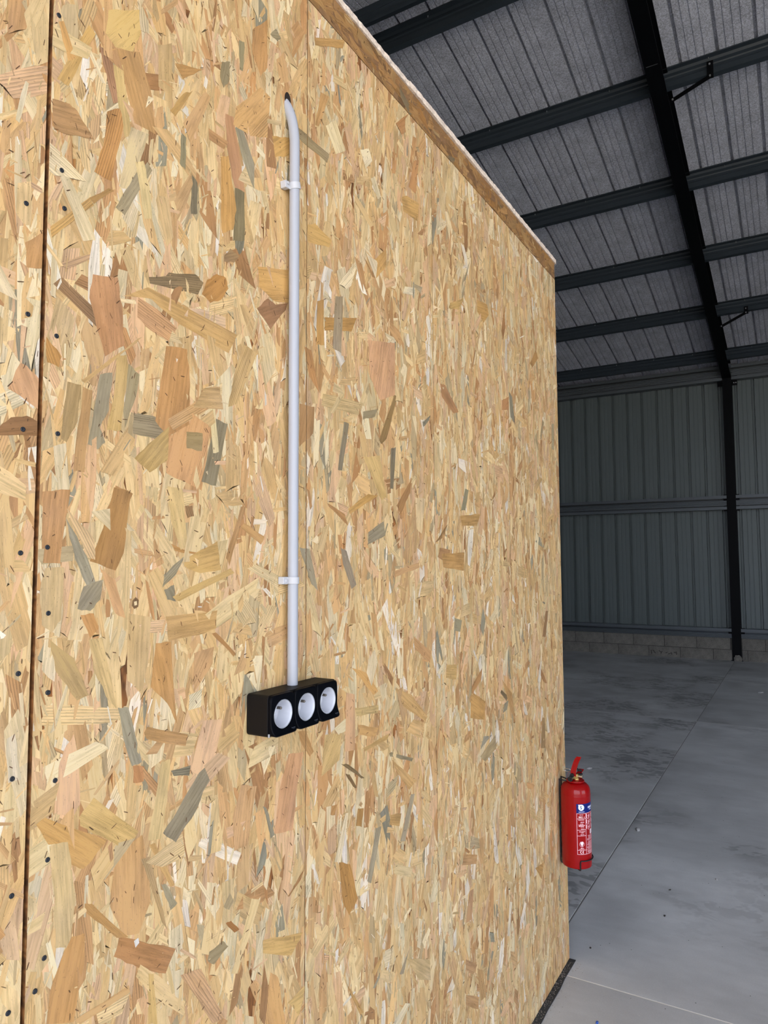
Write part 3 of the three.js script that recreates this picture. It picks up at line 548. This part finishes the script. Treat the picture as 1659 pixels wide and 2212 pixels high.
const blackPlastic = new THREE.MeshPhysicalMaterial({ color: 0x131110, roughness: 0.55, specularIntensity: 0.35 });
const facePlastic = new THREE.MeshPhysicalMaterial({ color: 0x07090e, roughness: 0.4, specularIntensity: 0.15 });
const wellMat = new THREE.MeshStandardMaterial({ color: 0xcdd0d8, roughness: 0.35 });
const SY = 1.3555, S0 = 1.003, S1 = 1.2155, MW = (S1 - S0) / 3;
const sockets = thing('socket_block', 'black surface-mounted block of three white power sockets under the conduit', 'socket', null, [0, SY, -(S0 + S1) / 2]);
{
  const rr = (w, h, r, P) => { P.moveTo(-w + r, -h); P.lineTo(w - r, -h); P.absarc(w - r, -h + r, r, -Math.PI / 2, 0); P.lineTo(w, h - r); P.absarc(w - r, h - r, r, 0, Math.PI / 2); P.lineTo(-w + r, h); P.absarc(-w + r, h - r, r, Math.PI / 2, Math.PI); P.lineTo(-w, -h + r); P.absarc(-w + r, -h + r, r, Math.PI, Math.PI * 1.5); return P; };
  const w = (S1 - S0) / 2, h = 0.0362;
  const sh = rr(w, h, 0.006, new THREE.Shape()); sh.holes.push(rr(w - 0.0025, h - 0.0025, 0.004, new THREE.Path()));
  const body = new THREE.ExtrudeGeometry(sh, { depth: 0.0465, bevelEnabled: true, bevelThickness: 0.001, bevelSize: 0.0008, bevelSegments: 2, curveSegments: 8 });
  body.rotateY(Math.PI / 2); body.translate(0.0015, 0, 0);
  const back = new THREE.ExtrudeGeometry(rr(w - 0.002, h - 0.002, 0.004, new THREE.Shape()), { depth: 0.003, bevelEnabled: false }); back.rotateY(Math.PI / 2); back.translate(0.0006, 0, 0);
  mesh('housing', body, blackPlastic, sockets); mesh('back_plate', back, blackPlastic, sockets);
  const fx = (y) => { const t = clamp((-y - 0.008) / 0.026, 0, 1); return 0.0555 + 0.0085 * t * t; };
  for (let k = 0; k < 3; k++) {
    const zc = w - MW * (k + 0.5), hw = MW / 2 - 0.0006, hh = 0.0362, ro = 0.0262, N = 72, M = 8, pos = [], idx = [];
    const plate = new THREE.Group(); plate.name = 'face_plate'; sockets.add(plate);
    const rows = [];
    for (let j = 0; j <= M + 2; j++) {
      const row = [];
      for (let i = 0; i < N; i++) {
        const a = i / N * Math.PI * 2, c = Math.cos(a), s = Math.sin(a);
        const m = 1 / Math.pow(Math.pow(Math.abs(c) / hw, 9) + Math.pow(Math.abs(s) / hh, 9), 1 / 9), t = Math.min(1, j / M);
        const r = ro + (m - ro) * t + (j > M ? 0 : 0), y = s * r, z = -c * r;
        let x = fx(y); if (j === M) x -= 0.0012; if (j > M) x = j === M + 1 ? Math.min(x - 0.004, 0.05) : 0.047;
        if (j === M - 1) { /* keep */ }
        row.push(pos.length / 3); pos.push(x, y, zc + z);
      }
      rows.push(row);
    }
    for (let j = 0; j < rows.length - 1; j++) for (let i = 0; i < N; i++) { const a = rows[j][i], b = rows[j][(i + 1) % N], c = rows[j + 1][i], d = rows[j + 1][(i + 1) % N]; idx.push(a, c, b, b, c, d); }
    const g = new THREE.BufferGeometry(); g.setAttribute('position', new THREE.Float32BufferAttribute(pos, 3)); g.setIndex(idx); g.computeVertexNormals();
    mesh('cover', g, facePlastic, plate);
    // the white well, opening to the room
    const prof = [[0.0001, -0.0300], [0.0168, -0.0300], [0.0180, -0.0288], [0.0184, -0.0272], [0.0203, -0.0268], [0.0232, -0.0035], [0.0238, -0.0030], [0.0246, 0.0003], [0.0254, 0.0003], [0.0254, -0.002]].map((q) => new THREE.Vector2(...q));
    const well = new THREE.LatheGeometry(prof, 56); well.rotateZ(-Math.PI / 2); well.translate(0.0560, 0, zc);
    mesh('well', well, wellMat, plate);
    const rim = new THREE.TorusGeometry(0.0253, 0.0008, 8, 64); rim.rotateY(Math.PI / 2); rim.translate(0.0563, 0, zc);
    mesh('rim', rim, new THREE.MeshStandardMaterial({ color: 0xb9bfc6, roughness: 0.25, metalness: 0.3 }), plate);
    const pin = mergeGeometries([cyl(0.0026, V(0.026, 0.0098, zc), V(0.050, 0.0098, zc), 18).toNonIndexed(), (() => { const q = new THREE.SphereGeometry(0.0026, 14, 10); q.translate(0.050, 0.0098, zc); return q.toNonIndexed(); })()]);
    mesh('earth_pin', pin, new THREE.MeshStandardMaterial({ color: 0x7d766b, roughness: 0.4, metalness: 0.6 }), plate);
    for (const s of [-1, 1]) mesh('contact_hole', cyl(0.0027, V(0.0259, -0.0002, zc + s * 0.0095), V(0.02625, -0.0002, zc + s * 0.0095), 18), new THREE.MeshStandardMaterial({ color: 0x3c3e44, roughness: 0.8 }), plate);
    mesh('centre_screw', cyl(0.0022, V(0.0259, -0.001, zc), V(0.0266, -0.001, zc), 18), new THREE.MeshStandardMaterial({ color: 0x8f949c, roughness: 0.6 }), plate);
    const cv = document.createElement('canvas'); cv.width = 256; cv.height = 96; const x = cv.getContext('2d'); x.fillStyle = '#07090e'; x.fillRect(0, 0, 256, 96); x.fillStyle = '#5c616a'; x.font = 'bold 44px sans-serif'; x.fillText('Schneider', 14, 44); x.font = '30px sans-serif'; x.fillText('Electric', 74, 80);
    const tx = new THREE.CanvasTexture(cv); tx.colorSpace = THREE.SRGBColorSpace;
    const tg = new THREE.PlaneGeometry(0.0135, 0.005); tg.rotateY(Math.PI / 2); tg.rotateZ(0.42); tg.translate(fx(-0.0292) + 0.0006, -0.0292, zc - 0.024);
    mesh('maker_mark', tg, new THREE.MeshPhysicalMaterial({ map: tx, roughness: 0.4, specularIntensity: 0.15 }), plate);
  }
  const chip2 = new RoundedBoxGeometry(0.003, 0.006, 0.002, 1, 0.0005); chip2.translate(0.0515, -0.033, w - 0.0005); mesh('white_tab', chip2, pvc, sockets);
}

// ---------------------------------------------------------------- fire extinguisher on its wire bracket
const EX = 0.0645, EZ = -2.9;
const red = new THREE.MeshPhysicalMaterial({ color: 0x980509, roughness: 0.4, specularIntensity: 0.2, clearcoat: 0.5, clearcoatRoughness: 0.06 });
const wire = new THREE.MeshStandardMaterial({ color: 0x15161a, roughness: 0.4 });
const brass = new THREE.MeshStandardMaterial({ color: 0xd9bd78, roughness: 0.25, metalness: 0.9 });
const chrome = new THREE.MeshStandardMaterial({ color: 0xd5d5d2, roughness: 0.18, metalness: 1 });
const ext = thing('fire_extinguisher', 'red fire extinguisher hung on the board wall at its far end', 'extinguisher', null, [EX, 0.424, EZ]);
mesh('cylinder', new THREE.LatheGeometry([[0.0001, 0.006], [0.044, 0.005], [0.0535, 0.0005], [0.0565, 0.002], [0.0572, 0.008], [0.0572, 0.026], [0.0578, 0.028], [0.0578, 0.030], [0.0573, 0.032], [0.0578, 0.036], [0.0578, 0.272], [0.0583, 0.274], [0.0583, 0.277], [0.0577, 0.279], [0.0577, 0.286], [0.0562, 0.297], [0.0520, 0.307], [0.0440, 0.315], [0.0320, 0.320], [0.0200, 0.322], [0.0200, 0.330], [0.0001, 0.330]].map((q) => new THREE.Vector2(...q)), 64), red, ext);
{
  const W = 640, H = 1044, cv = document.createElement('canvas'); cv.width = W; cv.height = H; const x = cv.getContext('2d');
  x.fillStyle = '#980509'; x.fillRect(0, 0, W, H); x.fillStyle = '#0d2170'; x.fillRect(0, 0, W, 190);
  x.fillStyle = '#f3fbff'; x.beginPath(); x.moveTo(42, 14); x.lineTo(110, 14); x.arc(110, 76, 62, -Math.PI / 2, Math.PI); x.lineTo(42, 14); x.fill();
  x.beginPath(); x.arc(106, 76, 64, 0, 7); x.fill(); x.fillStyle = '#23407c'; x.font = 'bold 92px sans-serif'; x.fillText('S', 76, 108);
  const lines = (x0, y0, w, n, dy, h, c) => { x.fillStyle = c; for (let i = 0; i < n; i++) { let p = x0 + (hash(i, y0, 3) * 0.15) * w; const end = x0 + w * (0.82 + 0.18 * hash(i, y0, 4)); while (p < end) { const l = 6 + 22 * hash(Math.round(p), y0 + i, 5); x.fillRect(p, y0 + i * dy, Math.min(l, end - p), h); p += l + 5; } } };
  lines(36, 158, 150, 1, 10, 14, '#dfe9ff'); lines(250, 66, 330, 1, 10, 40, '#e6ecff'); lines(290, 122, 250, 1, 10, 22, '#cdd8f6');
  const pk = '#f6c9cf'; x.strokeStyle = pk; x.lineWidth = 9;
  const rect = (a, b, c, d) => x.strokeRect(a, b, c - a, d - b);
  rect(6, 198, 208, 1034); for (const y of [305, 536, 655, 950]) { x.beginPath(); x.moveTo(6, y); x.lineTo(208, y); x.stroke(); }
  rect(208, 198, 634, 1034); x.lineWidth = 5; for (const y of [318, 430, 950]) { x.beginPath(); x.moveTo(208, y); x.lineTo(634, y); x.stroke(); }
  lines(60, 222, 90, 1, 10, 10, pk); x.fillStyle = '#fff0f1'; x.font = 'bold 50px sans-serif'; x.fillText('BB2', 42, 290); x.fillRect(160, 266, 16, 18);
  lines(30, 322, 160, 1, 12, 16, pk); lines(78, 366, 95, 2, 14, 10, pk); lines(60, 408, 100, 1, 14, 10, pk); lines(30, 424, 155, 3, 15, 12, pk); lines(80, 474, 80, 1, 14, 10, pk); lines(80, 508, 90, 1, 14, 14, pk);
  lines(30, 562, 155, 1, 12, 16, pk); lines(80, 588, 70, 1, 12, 14, pk); lines(70, 624, 90, 1, 12, 14, pk);
  x.strokeStyle = pk; x.lineWidth = 7; x.beginPath(); x.arc(104, 826, 50, 0, 7); x.stroke(); x.fillStyle = '#ffe9ec'; x.beginPath(); x.moveTo(104, 880); x.lineTo(70, 816); x.lineTo(76, 772); x.lineTo(96, 790); x.lineTo(112, 768); x.lineTo(136, 790); x.lineTo(138, 818); x.fill();
  lines(66, 896, 80, 2, 14, 10, pk); lines(24, 922, 170, 1, 12, 9, pk);
  x.strokeStyle = '#ffe9ec'; x.lineWidth = 12; for (const c of [92, 142]) { x.beginPath(); x.arc(c, 988, 25, Math.PI * 0.5, Math.PI * 1.5); x.stroke(); } x.beginPath(); x.moveTo(118, 988); x.lineTo(138, 988); x.stroke(); lines(86, 1018, 50, 1, 8, 7, pk);
  x.fillStyle = pk;   // instruction pictures
  for (const [y, i] of [[215, 0], [328, 1], [440, 2]]) { x.fillRect(216, y, 26, 90 - i * 6); x.beginPath(); x.arc(310, y + 22, 14, 0, 7); x.fill(); x.save(); x.translate(300, y + 56); x.rotate(0.5); x.fillRect(-12, -24, 24, 50); x.fillRect(-40, -10, 70, 12); x.fillRect(-8, 20, 14, 36); x.restore(); x.fillRect(380, y + 10, 200, 80); }
  x.fillStyle = '#f0e2e4'; x.fillRect(330, 545, 60, 100); x.fillRect(410, 545, 60, 100); x.fillRect(490, 545, 60, 100);
  lines(224, 662, 390, 7, 15, 8, pk); lines(224, 780, 390, 11, 15, 8, pk); lines(224, 966, 300, 4, 15, 9, pk);
  const tx = new THREE.CanvasTexture(cv); tx.colorSpace = THREE.SRGBColorSpace; tx.anisotropy = 8;
  const g = new THREE.CylinderGeometry(0.0581, 0.0581, 0.194, 48, 1, true, 0.30, 2.04); g.translate(0, 0.154, 0);
  mesh('label', g, new THREE.MeshPhysicalMaterial({ map: tx, roughness: 0.4, specularIntensity: 0.25, clearcoat: 0.3 }), ext);
}
{
  const col = new THREE.LatheGeometry([[0.019, 0.3215], [0.0335, 0.322], [0.0355, 0.324], [0.0355, 0.327], [0.0335, 0.3287], [0.019, 0.3287]].map((q) => new THREE.Vector2(...q)), 48);
  mesh('neck_ring', col, red, ext);
  mesh('valve', [cyl(0.014, V(0.004, 0.326, 0), V(0.004, 0.333, 0), 6), cyl(0.0115, V(0.004, 0.332, 0), V(0.004, 0.352, 0), 24), cyl(0.008, V(0.004, 0.342, 0), V(0.004, 0.342, 0.018), 16)], brass, ext);
  mesh('nozzle', [cyl(0.0098, V(-0.010, 0.3385, 0.012), V(-0.010, 0.3375, 0.038), 22), cyl(0.0082, V(-0.006, 0.350, 0.006), V(-0.006, 0.349, 0.027), 20), cyl(0.0035, V(-0.010, 0.3375, 0.038), V(-0.010, 0.3375, 0.041), 12)], wire, ext);
  mesh('gauge', [cyl(0.0085, V(0.018, 0.344, 0.002), V(0.031, 0.344, 0.002), 24), cyl(0.006, V(0.012, 0.344, 0.002), V(0.018, 0.344, 0.002), 18)], chrome, ext);
  mesh('gauge_cap', [cyl(0.0089, V(0.0225, 0.352, 0.002), V(0.0225, 0.355, 0.002), 20)], wire, ext);
  const path = [[-0.002, 0.345, 0.017], [-0.002, 0.362, 0.017], [0.002, 0.381, 0.012], [0.008, 0.402, 0.004], [0.0155, 0.418, -0.006]];
  const lev = [], ax = V(1, 0.04, 0).normalize();
  const cur = new THREE.CatmullRomCurve3(path.map((q) => V(...q))), P = cur.getPoints(24);
  for (let i = 0; i < P.length - 1; i++) {
    const a = P[i], b = P[i + 1], d = b.clone().sub(a), n = ax.clone().cross(d).normalize(), hw = i > 21 ? 0.0095 : 0.0108, t = 0.0014;
    lev.push(extr([[-hw, -t], [hw, -t], [hw, t], [-hw, t]], a, ax, n, d.multiplyScalar(1.02)));
  }
  mesh('operating_lever', lev, red, ext);
  const carry = new RoundedBoxGeometry(0.02, 0.003, 0.05, 2, 0.001); carry.rotateX(0.12); carry.translate(0.012, 0.354, -0.03); mesh('carry_handle', carry, red, ext);
  mesh('pin_end', [cyl(0.0045, V(0.010, 0.3665, -0.002), V(0.026, 0.3655, -0.002), 16), cyl(0.0052, V(0.009, 0.3685, -0.002), V(0.0115, 0.3685, -0.002), 16)], wire, ext);
  const ring = new THREE.TorusGeometry(0.0105, 0.0011, 8, 36); ring.scale(1.25, 0.62, 1); ring.rotateX(0.3); ring.translate(-0.027, 0.364, 0.01); mesh('pin_ring', ring, chrome, ext);
  mesh('seal_strap', tube([V(-0.016, 0.362, 0.012), V(-0.024, 0.352, 0.012), V(-0.029, 0.338, 0.01), V(-0.030, 0.326, 0.008)], 0.0007, 16, 6), red, ext);
}
const brk = thing('wire_bracket', 'black wire bracket holding the red fire extinguisher to the wall', 'bracket', null, [0, 0.424, EZ]);
{
  const w = 0.0026;
  mesh('back_wire', [tube([V(0.0035, 0.02, 0.012), V(0.0035, 0.1, 0.012), V(0.0035, 0.31, 0.012), V(0.006, 0.3215, 0.012), V(0.018, 0.3225, 0.012), V(0.034, 0.3205, 0.008)], w, 50, 8), tube([V(0.0035, 0.02, -0.012), V(0.0035, 0.1, -0.012), V(0.0035, 0.31, -0.012), V(0.006, 0.3275, -0.008), V(0.02, 0.3275, -0.004), V(0.034, 0.3235, 0.0)], w, 50, 8)], wire, brk);
  const r = 0.0612;
  const arc = [V(0.004, 0.034, -0.047), V(0.03, 0.034, -0.058)];
  for (let k = 0; k <= 10; k++) { const a = Math.PI * (0.92 - 0.74 * k / 10); arc.push(V(EX + r * Math.sin(a), 0.034, r * Math.cos(a))); }
  const e = arc[arc.length - 1];
  arc.push(V(e.x - 0.004, 0.030, e.z + 0.0015), V(e.x - 0.005, 0.012, e.z + 0.001), V(e.x - 0.006, -0.002, e.z - 0.002), V(e.x - 0.02, -0.003, e.z - 0.014), V(EX - 0.01, -0.003, 0.012), V(0.012, -0.002, 0.012), V(0.0035, 0.006, 0.012), V(0.0035, 0.03, 0.012));
  mesh('cradle_wire', tube(arc, w, 160, 8, 0.4), wire, brk);
}

// ---------------------------------------------------------------- crumbs on the floor
const crumbMat = [new THREE.MeshStandardMaterial({ color: 0xa5a4a2, roughness: 0.9 }), new THREE.MeshStandardMaterial({ color: 0x3a3630, roughness: 0.9 }), new THREE.MeshStandardMaterial({ color: 0x3a62b8, roughness: 0.5 })];
function crumb(x, z, s, m, label) {
  const g = new THREE.IcosahedronGeometry(s, 1), p = g.attributes.position; g.deleteAttribute('normal');
  for (let i = 0; i < p.count; i++) { const k = 0.6 + 0.7 * hash(Math.round(p.getX(i) * 1e5), Math.round(p.getY(i) * 1e5 + p.getZ(i) * 3e4), 9); p.setXYZ(i, p.getX(i) * k * 1.7, Math.max(0, p.getY(i) * k * 0.8 + s * 0.3), p.getZ(i) * k); }
  g.computeVertexNormals();
  const o = mesh(numbered('debris_crumb'), g, crumbMat[m]); o.position.set(x, 0, z); o.rotation.y = x * 40; o.userData = { label, category: 'debris' }; scene.add(o);
}
for (const [x, z, s, m, l] of [[-0.609, -5.7, 0.013, 0, 'pale flat crumb on the concrete right of the extinguisher head'], [-0.034, -4.575, 0.013, 0, 'pale crumb on the concrete beside the long floor joint'], [0.403, -9.9, 0.018, 0, 'pale crumb far back on the concrete near the far wall'], [0.052, -3.115, 0.004, 1, 'dark crumb on the concrete near the end of the board wall'], [0.196, -2.638, 0.0045, 2, 'small blue crumb on the floor at the lower picture edge'], [0.279, -3.555, 0.0045, 1, 'dark thin crumb in the middle of the scuffed concrete'], [0.259, -3.839, 0.004, 1, 'tiny dark crumb on the scuffed concrete, farther back than the thin one'], [0.447, -4.076, 0.006, 0, 'pale sliver on the concrete near the right picture edge']]) crumb(x, z, s, m, l);
{
  const g = new THREE.IcosahedronGeometry(0.0016, 0), m = new THREE.InstancedMesh(g, new THREE.MeshStandardMaterial({ color: 0xffffff, roughness: 0.9 }), 420), d = new THREE.Object3D(); seed = 321;
  for (let i = 0; i < 420; i++) { d.position.set(R(0.02, 2.2), 0.0005, R(-6.5, -2.2)); d.scale.set(R(0.5, 1.6), R(0.4, 0.8), R(0.5, 1.4)); d.updateMatrix(); m.setMatrixAt(i, d.matrix); m.setColorAt(i, new THREE.Color(rnd() < 0.5 ? 0x4a4640 : 0xd5d2ca)); }
  m.name = 'floor_grit'; m.userData = { kind: 'stuff', label: 'fine grit scattered over the concrete floor', category: 'grit' }; scene.add(m);
}
scene.traverse((o) => { if (o.isMesh) o.castShadow = o.receiveShadow = true; });
renderer.render(scene, camera);
